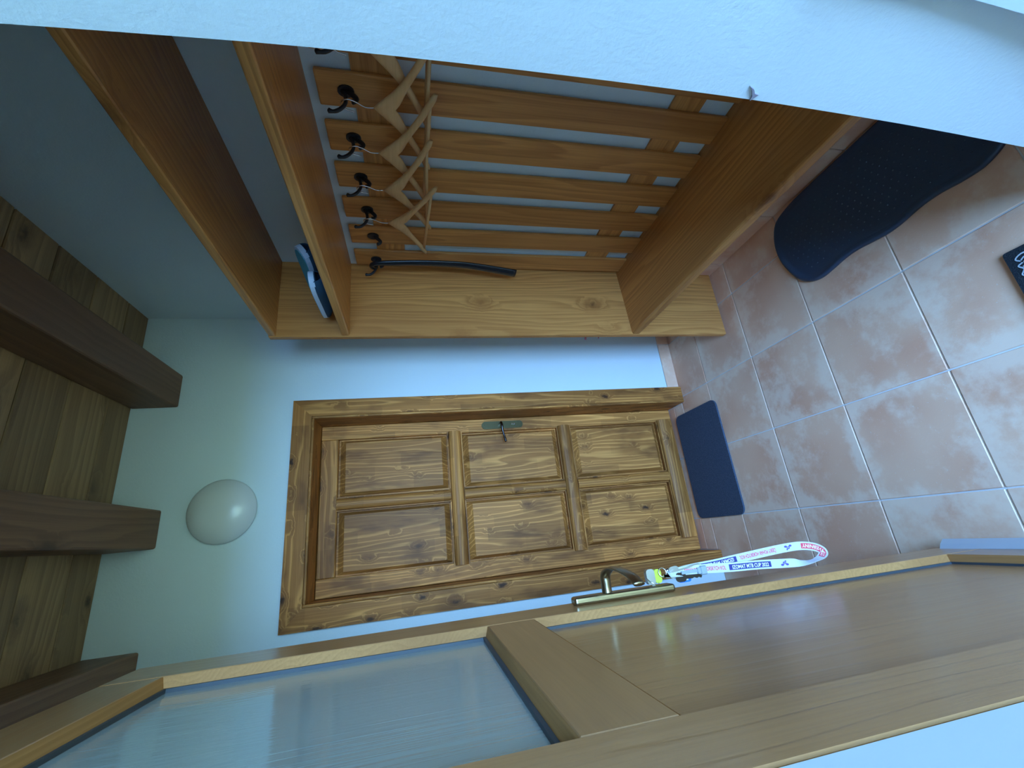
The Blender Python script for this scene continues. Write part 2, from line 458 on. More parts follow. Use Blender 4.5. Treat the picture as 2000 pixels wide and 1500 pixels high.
obj('bead', bx(OX0 - 0.011, OX0 + 0.001, YC - 0.004, YB, 0, OZ + 0.011, bev=0.004, seg=2), PINE['Z'], ck)
ck = obj('casing', prism(B(), [(OX0 - 0.012, OZ + 0.012), (OX1 + 0.012, OZ + 0.012), (CX1, CZ), (CX0, CZ)], 'Y', YC, YB), PINE['X'], d1, org=(0.2, YC, CZ))
obj('bead', bx(OX0, OX1, YC - 0.004, YB, OZ - 0.001, OZ + 0.011, bev=0.004, seg=2), PINE['X'], ck)
obj('frame_lining', bx(OX1, OX1 + 0.02, YB, YL + 0.05, 0, OZ + .02), PINE['Z'], d1, org=(OX1, YB, 1))
obj('frame_lining', bx(OX0 - 0.02, OX0, YB, YL + 0.05, 0, OZ + .02), PINE['Z'], d1, org=(OX0, YB, 1))
obj('frame_lining', bx(OX0, OX1, YB, YL + 0.05, OZ, OZ + 0.02), PINE['X'], d1, org=(.2, YB, OZ))
LX0, LX1, LZ0, LZ1 = OX0 + 0.003, OX1 - 0.003, 0.008, OZ - 0.004
SX0, SX1 = -0.098, 0.545
def Q(z): return 1.498 + (z - 1.498) * 1.064
rails = [(Q(1.863), LZ1), (Q(1.284), Q(1.35)), (Q(0.706), Q(0.775)), (0.012, Q(0.192))]
obj('stile', bx(SX1, LX1, YL, YL + 0.045, LZ0, LZ1, bev=0.002), PINE['Z'], d1, org=(LX1, YL, 1))
obj('stile', bx(LX0, SX0, YL, YL + 0.045, LZ0, LZ1, bev=0.002), PINE['Z'], d1, org=(LX0, YL, 1))
def lograil(x0, x1, z0, z1, y, proud, ax):
    """half-round rail or mullion with a quirk along each side"""
    h = (z1 - z0) if ax == 'X' else (x1 - x0)
    pts = []
    for k in range(11):
        a = math.pi * k / 10
        pts.append((y + 0.004 - proud * math.sin(a) ** 0.75, -math.cos(a) * (h / 2 - 0.006)))
    pts = [(y + 0.04, -h / 2), (y - 0.002, -h / 2), (y - 0.002, -h / 2 + 0.005)] + pts + [(y - 0.002, h / 2 - 0.005), (y - 0.002, h / 2), (y + 0.04, h / 2)]
    if ax == 'X':
        zc = (z0 + z1) / 2
        return prism(B(), [(a, zc + b) for a, b in pts], 'X', x0, x1)
    xc = (x0 + x1) / 2
    return prism(B(), [(xc + b, a) for a, b in pts], 'Z', z0, z1)
for k, (z0, z1) in enumerate(rails):
    bm = bx(SX0, SX1, YL - 0.001, YL + 0.045, z0, z1, bev=0.004) if k == 0 else lograil(SX0 - 0.010, SX1 + 0.008, z0 - .004, z1 + .004, YL, 0.030, 'X')
    obj('rail', bm, PINE['X'], d1, org=(0.1, YL, (z0 + z1) / 2))
MX0, MX1 = 0.193, 0.258
for (z0, z1) in ((rails[1][1], rails[0][0]), (rails[2][1], rails[1][0]), (rails[3][1], rails[2][0])):
    obj('mullion', lograil(MX0, MX1, z0, z1, YL, 0.022, 'Z'), PINE['Z'], d1, org=(MX0, YL, (z0 + z1) / 2))
    for (x0, x1) in ((SX0, MX0), (MX1, SX1)):
        y0, yf = YL + 0.024, YL - 0.002
        bm = B()
        rings = []
        for (ix, iz, y) in ((0, 0, YL + 0.04), (0, 0, y0), (0.006, 0.008, y0), (0.020, 0.036, yf)):
            rings.append([(x0 + ix, y, z0 + iz), (x1 - ix, y, z0 + iz), (x1 - ix, y, z1 - iz), (x0 + ix, y, z1 - iz)])
        loft(bm, rings)
        obj('panel', bm, PINE['Z'], d1, org=(x0, YL, z0))
hd = obj('handle', prism(B(), [(0.577 + 0.021 * math.cos(a), (1.155 - 0.021 if math.sin(a) >= 0 else 0.925 + 0.021) + 0.021 * math.sin(a)) for a in [2 * math.pi * k / 24 for k in range(24)]], 'Y', YL - 0.006, YL), DKBRASS, d1, org=(0.577, YL, 1.05), label='dark brass lever handle on a long plate')
obj('plate_face', prism(B(), [(0.577 + 0.016 * math.cos(a), (1.140 - 0.016 if math.sin(a) >= 0 else 0.942 + 0.016) + 0.016 * math.sin(a)) for a in [2 * math.pi * k / 24 for k in range(24)]], 'Y', YL - 0.010, YL - 0.005), DKBRASS, hd)
obj('lever', tube(B(), smoothpath([(0.577, YL - 0.006, 1.054), (0.577, YL - 0.03, 1.054), (0.577, YL - 0.05, 1.054), (0.562, YL - 0.058, 1.053), (0.535, YL - 0.056, 1.052), (0.50, YL - 0.055, 1.045), (0.472, YL - 0.055, 1.04)], 4), [0.008] * 8 + [0.006] * 9 + [0.0055] * 4 + [0.0065] * 4, 10), STEEL, hd, smooth=True)
bm = B(); tube(bm, [(0.577, YL - 0.0105, 0.986), (0.577, YL - 0.0125, 0.986)], 0.004, 10); tube(bm, [(0.577, YL - 0.0105, 0.974), (0.577, YL - 0.0125, 0.974)], 0.0045, 10)
obj('keyhole_rivets', bm, CHROME, hd)

# ---------------------------------------------------------------- open entrance door
DX, DT = -0.161, 0.05
Y0, Y1, Z0, Z1 = 0.316, 1.058, 0.022, 2.020
d2 = thing('door_2', (DX, Y0, 0), 'oak entrance door swung open with reeded glass above a plain panel', None, None, 'structure')
REC = 0.020
GY0, GY1 = 0.413, 0.944
obj('stile', bx(DX - DT, DX, GY1, Y1, Z0, Z1, bev=0.002), OAK['Z'], d2, org=(DX, Y1, 1))
obj('stile', bx(DX - DT, DX, Y0, GY0, Z0, Z1, bev=0.002), OAK['Z'], d2, org=(DX, Y0, 1))
for (z0, z1) in ((1.926, Z1), (1.282, 1.376), (Z0, 0.185)):
    obj('rail', bx(DX - DT, DX - .0004, GY0, GY1, z0, z1, bev=0.002), OAK['Y'], d2, org=(DX, 0.7, z0))
def moulding(z0, z1):
    """sloped glazing bead round an opening"""
    bm = B()
    a, b = 0.010, 0.0
    outer = [(GY0, z0), (GY1, z0), (GY1, z1), (GY0, z1)]
    inner = [(GY0 + 0.006, z0 + 0.006), (GY1 - 0.006, z0 + 0.006), (GY1 - 0.006, z1 - 0.006), (GY0 + 0.006, z1 - 0.006)]
    A = [bm.verts.new((DX - 0.001, *p)) for p in outer]; C = [bm.verts.new((DX - REC, *p)) for p in inner]; D = [bm.verts.new((DX - REC, *p)) for p in outer]
    for k in range(4):
        j = (k + 1) % 4
        bm.faces.new((A[k], A[j], C[j], C[k])); bm.faces.new((C[k], C[j], D[j], D[k])); bm.faces.new((D[k], D[j], A[j], A[k]))
    return bm
def gasket(z0, z1, w=0.005):
    bm = B()
    for (ya, yb, za, zb) in ((GY0 + .006, GY1 - .006, z0 + .006, z0 + .006 + w), (GY0 + .006, GY1 - .006, z1 - .006 - w, z1 - .006), (GY0 + .006, GY0 + .006 + w, z0 + .006, z1 - .006), (GY1 - .006 - w, GY1 - .006, z0 + .006, z1 - .006)):
        box(bm, DX - REC - 0.004, DX - REC + 0.003, ya, yb, za, zb)
    return bm
obj('glazing_bead', moulding(1.376, 1.926), BEAD['Y'], d2)
obj('glazing_bead', moulding(0.185, 1.282), BEAD['Y'], d2)
obj('gasket', gasket(1.376, 1.926), GASKET, d2)
obj('gasket', gasket(0.185, 1.282), GASKET, d2)
obj('glass_pane', bx(DX - REC - 0.010, DX - REC - 0.003, GY0 - .003, GY1 + .003, 1.373, 1.929), GLASS, d2, label='reeded frosted glass pane')
obj('lower_panel', bx(DX - REC - 0.022, DX - REC - 0.002, GY0 - .003, GY1 + .003, 0.182, 1.285), OAK['Z'], d2, org=(DX, .7, .7))
obj('drip_rail', prism(B(), [(DX, 0.036), (DX + 0.022, 0.036), (DX + 0.024, 0.046), (DX + 0.012, 0.062), (DX, 0.070)], 'Y', Y0 + 0.02, 1.038), ALU, d2, label='pale grey drip rail along the bottom of the door')
hy = 1.018
hp = obj('handle_plate', bx(DX, DX + 0.017, hy - 0.017, hy + 0.017, 0.925, 1.172, bev=0.006, seg=3), BRONZE, d2, label='satin bronze handle plate')
lev = smoothpath([(DX + .01, hy, 1.088), (DX + 0.035, hy, 1.088), (DX + 0.055, hy - 0.006, 1.088), (DX + 0.067, hy - 0.03, 1.086), (DX + 0.070, hy - 0.06, 1.085), (DX + 0.066, hy - 0.10, 1.084), (DX + 0.057, hy - 0.135, 1.083), (DX + 0.045, hy - 0.158, 1.083)], 4)
rings = []
for i, p in enumerate(lev):
    t = (Vector(lev[min(i + 1, len(lev) - 1)]) - Vector(lev[max(i - 1, 0)])).normalized()
    a = t.cross(Vector((0, 0, 1))).normalized(); u = Vector((0, 0, 1))
    f = min(1, max(0, (i - 5) / 8)); ra, ru = 0.0115 - 0.007 * f, 0.0115 + 0.001 * f
    rings.append([Vector(p) + a * ra * math.cos(q) + u * ru * math.sin(q) for q in [2 * math.pi * k / 12 for k in range(12)]])
obj('lever', loft(B(), rings), BRONZE, hp, smooth=True)

# ---------------------------------------------------------------- hall wardrobe: side panel, two shelves, bench
XF, YP = 0.815, 1.634
wd = thing('hall_wardrobe', (XR, 1.1, 0), 'honey coloured spruce hall unit with two shelves, bench and tall side board', 'wardrobe')
obj('side_panel', bx(XF - .003, XR, YP, YP + 0.026, 0.012, 2.046, bev=0.003), SPRUCE['Z'], wd, org=(1.05, YP, 0.3), label='tall side board with a few knots')
obj('shelf', bx(XF, XR, 0.42, YP, 2.018, 2.044, bev=0.003), SPRUCE['Y'], wd, org=(1, 1, 2.03))
obj('shelf', bx(XF, XR, 0.42, YP, 1.750, 1.778, bev=0.003), SPRUCE['Y'], wd, org=(1, 1, 1.76))
prf = [(XR, 0.490), (XR, 0.531), (XF + 0.008, 0.5135), (XF + 0.002, 0.511), (XF, 0.505), (XF, 0.482), (XF + 0.004, 0.476)]
obj('bench_seat', prism(B(), prf, 'Y', 0.42, YP), SPRUCE['Y'], wd, org=(1, 1, .5), label='bench seat board with a rounded front edge')
bm = tube(B(), [(XF + 0.010, YP + 0.028, 0.732), (XF - 0.008, YP + 0.040, 0.732)], [0.004, 0.004], 8)
obj('rear_peg', bm, RED, wd, label='red tip showing behind the side board')
obj('rear_peg', tube(B(), [(XF + 0.010, YP + 0.028, 0.669), (XF - 0.004, YP + 0.036, 0.669)], [0.003, 0.003], 8), RED, wd)

# ---------------------------------------------------------------- slatted coat rack with iron hooks
cr = thing('coat_rack', (XR, 1.1, 1.1), 'slatted spruce coat rack on the white wall above the bench', 'coat rack')
XS = 1.136
slat_y = [0.803 + 0.1428 * k for k in range(-2, 6)]
for k, y in enumerate(slat_y):
    y1 = min(y + 0.096, YP - 0.004)
    obj('slat', bx(XS, XS + 0.013, y, y1, 0.53, 1.724, bev=0.004, seg=2), SPRUCE['Z'], cr, org=(XS, y, 1))
for (z0, z1) in ((1.525, 1.634), (0.632, 0.732)):
    obj('batten', bx(XS + 0.013, XR - .001, 0.50, YP - 0.004, z0, z1), SPRUCE['Y'], cr, org=(XS, 1, z0))
def hook(y, z, long_arm=True, lean=0.0):
    pts = [(XS + 0.001, y + 0.016 * math.cos(a), z + 0.021 * math.sin(a)) for a in [2 * math.pi * k / 16 for k in range(16)]]
    bm = prism(B(), [(p[1], p[2]) for p in pts], 'X', XS - 0.006, XS)
    h = obj('coat_hook', bm, BLACK, cr, label='black iron double hook' if long_arm else 'black iron hook with only a short lower prong')
    sh = lambda d, dz: (XS - d, y + lean * d, z + dz)
    bm = tube(B(), smoothpath([sh(0.003, -0.004), sh(0.016, -0.018), sh(0.028, -0.027), sh(0.037, -0.024), sh(0.040, -0.014)], 4), [0.007] * 9 + [0.0055] * 5 + [0.0065, 0.0065, 0.003], 8)
    obj('lower_prong', bm, BLACK, h, smooth=True)
    if long_arm:
        bm = tube(B(), smoothpath([sh(0.003, 0.008), sh(0.022, 0.001), sh(0.045, 0.0), sh(0.066, 0.010), sh(0.079, 0.026), sh(0.077, 0.042)], 4), [0.008, 0.0075, 0.007, 0.006] + [0.005] * 12 + [0.0045, 0.0045, 0.0055, 0.0066, 0.003], 8)
        obj('upper_prong', bm, BLACK, h, smooth=True)
hooks = [(slat_y[1] + 0.047, 1.652), (slat_y[2] + 0.047, 1.652), (slat_y[3] + 0.044, 1.652), (slat_y[4] + 0.047, 1.650), (slat_y[5] + 0.050, 1.646), (slat_y[6] + 0.047, 1.640), (slat_y[7] + 0.05, 1.642)]
for k, (y, z) in enumerate(hooks):
    hook(y, z, long_arm=(k != 5))

# ---------------------------------------------------------------- wooden hangers
HL = ['wooden hanger mostly hidden behind the white doorway edge', 'wooden hanger second from the doorway edge, seam down its middle', 'wooden hanger in the middle of the row of five',
      'wooden hanger with a pale neck, second from the shoehorn', 'wooden hanger nearest the shoehorn and side board']
def yoke():
    rings = []
    L = 0.215
    n = 29
    for i in range(n):
        s = -1 + 2 * i / (n - 1)
        y = s * L; a = abs(s)
        zc = -0.103 - 0.122 * a ** 0.95 - 0.008 * math.sin(math.pi * a)
        h = 0.0125 - 0.003 * a + 0.0165 * math.exp(-(y / 0.05) ** 2)
        t = 0.0065
        if a > 0.97: h *= 0.6; t *= 0.7
        x = 0.006 * a * a
        rings.append([(x + t * math.cos(q), y, zc + h * math.sin(q)) for q in [2 * math.pi * k / 12 for k in range(12)]])
    return loft(B(), rings)
def hanger(k):
    h = thing('coat_hanger', (0, 0, 0), HL[k], 'hanger', 'wooden hangers on the coat rack')
    obj('yoke', yoke(), BEECH, h, smooth=True)
    obj('trouser_bar', tube(B(), [(0.005, -0.185, -0.213), (0.005, 0.185, -0.213)], 0.0052, 10), BEECH, h, smooth=True)
    wire = smoothpath([(0, 0, -0.082), (0, 0.002, -0.055), (0, -0.010, -0.034), (0, -0.0165, -0.014), (0, -0.009, 0.002), (0, 0.004, 0.004), (0, 0.015, -0.006), (0, 0.019, -0.018), (0, 0.021, -0.026)], 5)
    obj('wire_hook', tube(B(), wire, 0.0017, 8), CHROME, h, smooth=True)
    return h
h0 = hanger(0)
def copy_thing(o):
    c = o.copy(); COL.objects.link(c)
    for ch in o.children:
        d = ch.copy(); COL.objects.link(d); d.parent = c
    return c
poses = [(0, 0.050, 7, 1, 0), (1, 0.050, 7, 1, 0), (2, 0.050, 7, 2, 0), (3, 0.050, 7, -1, 0), (4, 0.052, 9, 3, 0)]
for k, dx, rz, tilt, _ in poses:
    o = h0 if k == 0 else copy_thing(h0)
    o['label'] = HL[k]
    y, z = hooks[k]
    o.location = (XS - dx, y, z + 0.0065)
    o.rotation_euler = (math.radians(tilt), 0, -math.radians(rz))

# ---------------------------------------------------------------- shoehorn
sh = thing('shoehorn', (1.08, 1.53, 1.35), 'long black plastic shoehorn hung on the last hook by the side board', 'shoehorn')
path = smoothpath([(1.098, 1.568, 1.640), (1.088, 1.560, 1.652), (1.080, 1.540, 1.656), (1.076, 1.522, 1.650), (1.075, 1.513, 1.630), (1.075, 1.510, 1.58), (1.077, 1.508, 1.45), (1.077, 1.515, 1.30), (1.072, 1.532, 1.18), (1.062, 1.550, 1.062)], 5)
rings = []
n = len(path)
for i, p in enumerate(path):
    t = (Vector(path[min(i + 1, n - 1)]) - Vector(path[max(i - 1, 0)])).normalized()
    xa = Vector((1, 0, 0)); xa = (xa - t * xa.dot(t)).normalized(); wv = t.cross(xa).normalized()
    f = min(1, max(0, (i - 18) / (n - 19)))
    wd_, th = 0.0105 + 0.0135 * f, 0.0085 - 0.003 * f
    ring = []
    for q in range(14):
        a = 2 * math.pi * q / 14
        u, v = math.cos(a), math.sin(a)
        ring.append(Vector(p) + wv * wd_ * u + xa * (th * v + 0.010 * f * u * u))
    rings.append(ring)
obj('blade', loft(B(), rings), BLACKP, sh, smooth=True)

# ---------------------------------------------------------------- slippers on the shelf
def slipper(name, label, loc, rx, rz, roll):
    s = thing(name, loc, label, 'slipper', 'pair of slippers on the lower shelf')
    L, Wd = 0.27, 0.094
    def half(u): return Wd / 2 * (0.80 + 0.20 * math.sin(math.pi * (u * 0.9 + 0.75))) * min(1, (1 - abs(2 * u - 1) ** 4)) ** 0.5
    def foot(z0, z1, k=1.0):
        pts = []
        us = [0.002 + 0.996 * (0.5 - 0.5 * math.cos(math.pi * i / 16)) for i in range(17)]
        pts = [(half(u) * k, (u - 0.5) * L * k) for u in us] + [(-half(u) * k, (u - 0.5) * L * k) for u in us[::-1]]
        return prism(B(), pts, 'Z', z0, z1)
    M = Matrix.Translation(loc) @ Matrix.Rotation(rz, 4, 'Z') @ Matrix.Rotation(rx, 4, 'X') @ Matrix.Rotation(roll, 4, 'Y')
    def add(nm, bm, mt, sm=False):
        bmesh.ops.transform(bm, matrix=M, verts=bm.verts)
        obj(nm, bm, mt, s, smooth=sm)
    add('sole', foot(0, 0.017), SOLE)
    add('tread', foot(-0.002, 0.0005, 0.9), TEAL)
    add('insole', foot(0.0165, 0.020, 0.95), NAVYCLOTH)
    rings = []
    for i in range(15):
        u = 0.03 + 0.96 * i / 14
        w_, hh = half(u) * 1.03, 0.034 * (1 - max(0.0, (u - 0.35) / 0.66) ** 2.4) ** 0.8 * min(1, 0.6 + 2 * u) + 0.003
        ring = [(w_ * math.cos(a), (u - 0.5) * L, 0.014 + hh * math.sin(a)) for a in [math.pi * k / 12 for k in range(13)]]
        rings.append(ring + [(p[0] * 0.9, p[1], 0.016 + (p[2] - 0.014) * 0.88) for p in ring[::-1]])
    add('upper', loft(B(), rings), NAVYCLOTH, True)
slipper('slipper', 'navy slipper lying upside down at the shelf edge, pale sole on top', (0.866, 1.430, 1.8315), 0.0, 0.0, math.radians(173))
slipper('slipper', 'navy slipper with teal tread leaning behind the other slipper', (0.955, 1.425, 1.866), 0.0, math.radians(5), math.radians(142))

# ---------------------------------------------------------------- round wall lamp
lp = thing('wall_lamp', (0.225, YB, 2.318), 'round white opal wall lamp above the pine door', 'lamp')
def lathe_y(bm, prof, cx, cz, n=48):
    rings = [[(cx + r * math.cos(a), y, cz + r * math.sin(a)) for a in [2 * math.pi * k / n for k in range(n)]] for r, y in prof]
    return loft(bm, rings)
obj('base', lathe_y(B(), [(0.118, YB), (0.118, YB - 0.014)], 0.225, 2.318), FRAME_WHITE, lp, smooth=False)
obj('shade', lathe_y(B(), [(0.126, YB - 0.010), (0.1335, YB - 0.018), (0.133, YB - 0.026), (0.126, YB - 0.042), (0.110, YB - 0.058), (0.085, YB - 0.071), (0.055, YB - 0.079), (0.025, YB - 0.083), (0.004, YB - 0.084)], 0.225, 2.318), OPAL, lp, smooth=True)

# ---------------------------------------------------------------- black boot tray under the bench
tr = thing('boot_tray', (0.96, 0.86, 0.0), 'black rubber boot tray with wavy outline under the bench', 'tray')
edge = [(1.085, 0.475), (1.122, 0.505), (1.137, 0.56), (1.138, 0.80), (1.138, 1.05), (1.128, 1.15), (1.105, 1.205), (1.05, 1.234), (0.99, 1.243), (0.93, 1.236), (0.87, 1.215), (0.825, 1.19), (0.795, 1.155), (0.782, 1.11), (0.787, 1.06), (0.795, 1.01), (0.796, 0.965), (0.789, 0.915), (0.783, 0.87), (0.784, 0.83), (0.791, 0.79), (0.797, 0.75), (0.797, 0.705), (0.790, 0.66), (0.788, 0.61), (0.798, 0.575), (0.815, 0.545), (0.84, 0.515), (0.88, 0.488), (0.94, 0.472), (1.03, 0.466)]
ep = smoothpath(edge + [edge[0]], 4)[:-1]
cx, cy = 0.965, 0.855
def inset(d):
    out = []
    n = len(ep)
    for i in range(n):
        a, b, c = Vector(ep[i - 1]), Vector(ep[i]), Vector(ep[(i + 1) % n])
        t = (c - a).normalized(); nn = Vector((-t.y, t.x))
        if nn.dot(Vector((cx, cy)) - b) < 0 and False: nn = -nn
        out.append(b + nn * d * SGN)
    return out
area = sum(ep[i - 1][0] * ep[i][1] - ep[i][0] * ep[i - 1][1] for i in range(len(ep)))
SGN = 1 if area > 0 else -1
prof = [(0.0, 0.001), (0.0, 0.010), (0.004, 0.0145), (0.010, 0.0145), (0.020, 0.009), (0.030, 0.006)]
rings = [[(p.x, p.y, z) for p in inset(d)] for d, z in prof]
obj('tray_body', loft(B(), rings), RUBBER, tr, smooth=True)
def inside(x, y, poly):
    c = False
    for i in range(len(poly)):
        (x1, y1), (x2, y2) = poly[i - 1], poly[i]
        if (y1 > y) != (y2 > y) and x < (x2 - x1) * (y - y1) / (y2 - y1) + x1: c = not c
    return c
pin = [(p.x, p.y) for p in inset(0.045)]
bm = B()
x = 0.80
i = 0
while x < 1.14:
    y = 0.48 + (0.013 if i % 2 else 0)
    while y < 1.25:
        if inside(x, y, pin):
            r = 0.0026
            b4 = [bm.verts.new((x + r * math.cos(a), y + r * math.sin(a), 0.0055)) for a in (0, 1.047, 2.094, 3.14, 4.19, 5.236)]
            t4 = [bm.verts.new((x + r * .5 * math.cos(a), y + r * .5 * math.sin(a), 0.0082)) for a in (0, 1.047, 2.094, 3.14, 4.19, 5.236)]
            for k in range(6): bm.faces.new((b4[k], b4[(k + 1) % 6], t4[(k + 1) % 6], t4[k]))
            bm.faces.new(t4)
        y += 0.026
    x += 0.0225; i += 1
obj('tray_pimples', bm, plain('polished_rubber', (0.05, 0.075, 0.11), 0.25), tr, kind='stuff')

# ---------------------------------------------------------------- door mats
def roundrect(x0, x1, y0, y1, r, n=6):
    out = []
    for cx_, cy_, a0 in ((x1 - r, y1 - r, 0), (x0 + r, y1 - r, 90), (x0 + r, y0 + r, 180), (x1 - r, y0 + r, 270)):
        for k in range(n + 1):
            a = math.radians(a0 + 90 * k / n); out.append((cx_ + r * math.cos(a), cy_ + r * math.sin(a)))
    return out
mt = tag(obj('doormat', prism(B(), roundrect(-0.020, 0.551, 1.848, 2.212, 0.035), 'Z', 0.0005, 0.009), CARPET, org=(0.26, 2.03, 0)), 'plain navy doormat with rounded corners before the pine door', 'doormat')
m2 = thing('doormat', (0.25, 0.45, 0), 'dark doormat with pale pattern just inside the entrance doorway', 'doormat')
obj('mat_body', prism(B(), roundrect(-0.03, 0.548, 0.24, 0.658, 0.006, 2), 'Z', 0.0005, 0.010), CARPET2, m2)
bm = B()
def stroke(bm, pts, wdt, z=0.0112):
    pts = [Vector((*p, z)) for p in pts]
    L_, R_ = [], []
    for i, p in enumerate(pts):
        t = (pts[min(i + 1, len(pts) - 1)] - pts[max(i - 1, 0)]).normalized(); nn = Vector((-t.y, t.x, 0)) * wdt / 2
        L_.append(bm.verts.new(p + nn)); R_.append(bm.verts.new(p - nn))
    for i in range(len(pts) - 1): bm.faces.new((L_[i], R_[i], R_[i + 1], L_[i + 1]))
for j in range(4):
    o_ = 0.008 * j
    stroke(bm, smoothpath([(0.528 - o_ * 0.4, 0.560), (0.526 - o_, 0.600 - o_ * .3), (0.529 - o_, 0.625 - o_), (0.520 - o_, 0.640 - o_), (0.508 - o_, 0.630 - o_), (0.502 - o_ * .7, 0.641 - o_), (0.490, 0.634 - o_), (0.478, 0.642 - o_), (0.466, 0.632 - o_), (0.452, 0.640 - o_), (0.43, 0.630 - o_), (0.40, 0.640 - o_), (0.37, 0.630 - o_), (0.33, 0.640 - o_)], 4), 0.0032)
for j in range(14):
    x_ = 0.50 - 0.03 * j
    stroke(bm, smoothpath([(x_, 0.600), (x_ - 0.012, 0.57), (x_ + 0.004, 0.54), (x_ - 0.010, 0.50), (x_ + 0.004, 0.46), (x_ - 0.012, 0.42), (x_, 0.38)], 4), 0.0035)
obj('pale_pattern', bm, plain('pale_print', (0.42, 0.46, 0.50), 0.9), m2)

# ---------------------------------------------------------------- torn flake at the doorway edge
bm = prism(B(), [(0.409, 0.928), (0.420, 0.936), (0.412, 0.938), (0.404, 0.945), (0.398, 0.953), (0.4015, 0.943), (0.408, 0.936)], 'X', 0.6425, 0.6460)
tag(obj('plaster_flake', bm, plain('grey_flake', (0.30, 0.27, 0.33), 0.9), org=(0.643, 0.41, 0.94)), 'small loose grey flake on the white doorway edge', 'flake')

# ---------------------------------------------------------------- keys with lanyard in the entrance door
KY, KZ = hy - 0.002, 0.972
kb = thing('key_bunch', (DX + 0.012, KY, KZ), 'bunch of keys on a printed white lanyard hanging from the entrance door lock', 'keys')
# key in the lock with its yellow-green bow cover
kx = DX + 0.017
obj('lock_key', bx(kx - 0.008, kx + 0.012, KY - 0.0012, KY + 0.0012, KZ - 0.004, KZ + 0.004), KEY_STEEL, kb)
obj('key_cover', prism(B(), roundrect(kx + 0.004, kx + 0.034, KZ - 0.022, KZ - 0.004, 0.007, 4), 'Y', KY - 0.005, KY + 0.005), KEY_GREEN, kb, label='yellow green key cover')
obj('key_bow', prism(B(), roundrect(kx + 0.003, kx + 0.036, KZ - 0.005, KZ + 0.016, 0.007, 4), 'Y', KY - 0.0055, KY + 0.0055), KEY_STEEL, kb, label='bright steel key bow')
def ringtor(c, R_, r, axis=0.0, tilt=0.0, n=24):
    pts = []
    for k in range(n + 1):
        a = 2 * math.pi * k / n
        v = Vector((R_ * math.cos(a), 0, R_ * math.sin(a)))
        pts.append(Vector(c) + Matrix.Rotation(axis, 3, 'Z') @ (Matrix.Rotation(tilt, 3, 'X') @ v))
    return tube(B(), pts, r, 6, cap=False)
obj('split_ring', ringtor((kx + 0.026, KY - 0.008, KZ - 0.024), 0.0095, 0.0012, 0.2), CHROME, kb, smooth=True)
obj('split_ring', ringtor((kx + 0.012, KY - 0.004, KZ + 0.002), 0.0145, 0.0011, 1.0, 0.3), CHROME, kb, smooth=True)
def blade_key(x, y, z, ang, L_, nm, M_, bow=0.012):
    bm = B()
    prism(bm, roundrect(-bow, bow, -0.024, 0.002, 0.007, 3), 'Y', -0.0014, 0.0014)
    prism(bm, [(-0.0042, -0.024), (0.0042, -0.024), (0.0042, -L_ + .006), (0.0005, -L_), (-0.0042, -L_ + .003), (-0.0022, -L_ * .86), (-0.0042, -L_ * .78), (-0.002, -L_ * .68), (-0.0042, -L_ * .6)], 'Y', -0.0012, 0.0012)
    bmesh.ops.transform(bm, matrix=Matrix.Translation((x, y, z)) @ Matrix.Rotation(ang, 4, 'Y'), verts=bm.verts)
    obj(nm, bm, M_, kb)
blade_key(kx + 0.018, KY - 0.010, KZ - 0.026, 0.10, 0.060, 'key', KEY_STEEL, 0.004)
blade_key(kx + 0.022, KY - 0.014, KZ - 0.040, -0.12, 0.085, 'key', KEY_STEEL, 0.013)
blade_key(kx + 0.012, KY - 0.018, KZ - 0.052, 0.05, 0.066, 'key', STEEL, 0.010)
tg = obj('blue_tag', prism(B(), roundrect(kx - 0.002, kx + 0.018, KZ - 0.096, KZ - 0.062, 0.006, 4), 'Y', KY - 0.006, KY - 0.003), BLUE_TAG, kb, label='small blue key tag')
bm = bx(kx + 0.002, kx + 0.005, KY - 0.0066, KY - 0.006, KZ - 0.088, KZ - 0.070)
box(bm, kx + 0.0045, kx + 0.011, KY - 0.0066, KY - 0.006, KZ - 0.082, KZ - 0.079); box(bm, kx + 0.0045, kx + 0.009, KY - 0.0066, KY - 0.006, KZ - 0.075, KZ - 0.072)
obj('tag_print', bm, INK_WHITE, tg)
obj('swivel_clasp', tube(B(), [(kx + 0.028, KY - 0.006, KZ - 0.033), (kx + 0.028, KY - 0.006, KZ - 0.040), (kx + 0.028, KY - 0.006, KZ - 0.044), (kx + 0.027, KY - 0.006, KZ - 0.056)], [0.003, 0.0055, 0.004, 0.006], 8), CHROME, kb, smooth=True)
bm = bx(kx + 0.010, kx + 0.030, KY - 0.022, KY - 0.016, KZ - 0.133, KZ - 0.116, bev=0.002)
box(bm, kx + 0.014, kx + 0.027, KY - 0.0215, KY - 0.017, KZ - 0.116, KZ - 0.108)
box(bm, kx + 0.017, kx + 0.024, KY - 0.020, KY - 0.016, KZ - 0.108, KZ - 0.066)
obj('lanyard_buckle', bm, plain('grey_buckle', (0.36, 0.42, 0.46), 0.35, 0.3), kb)
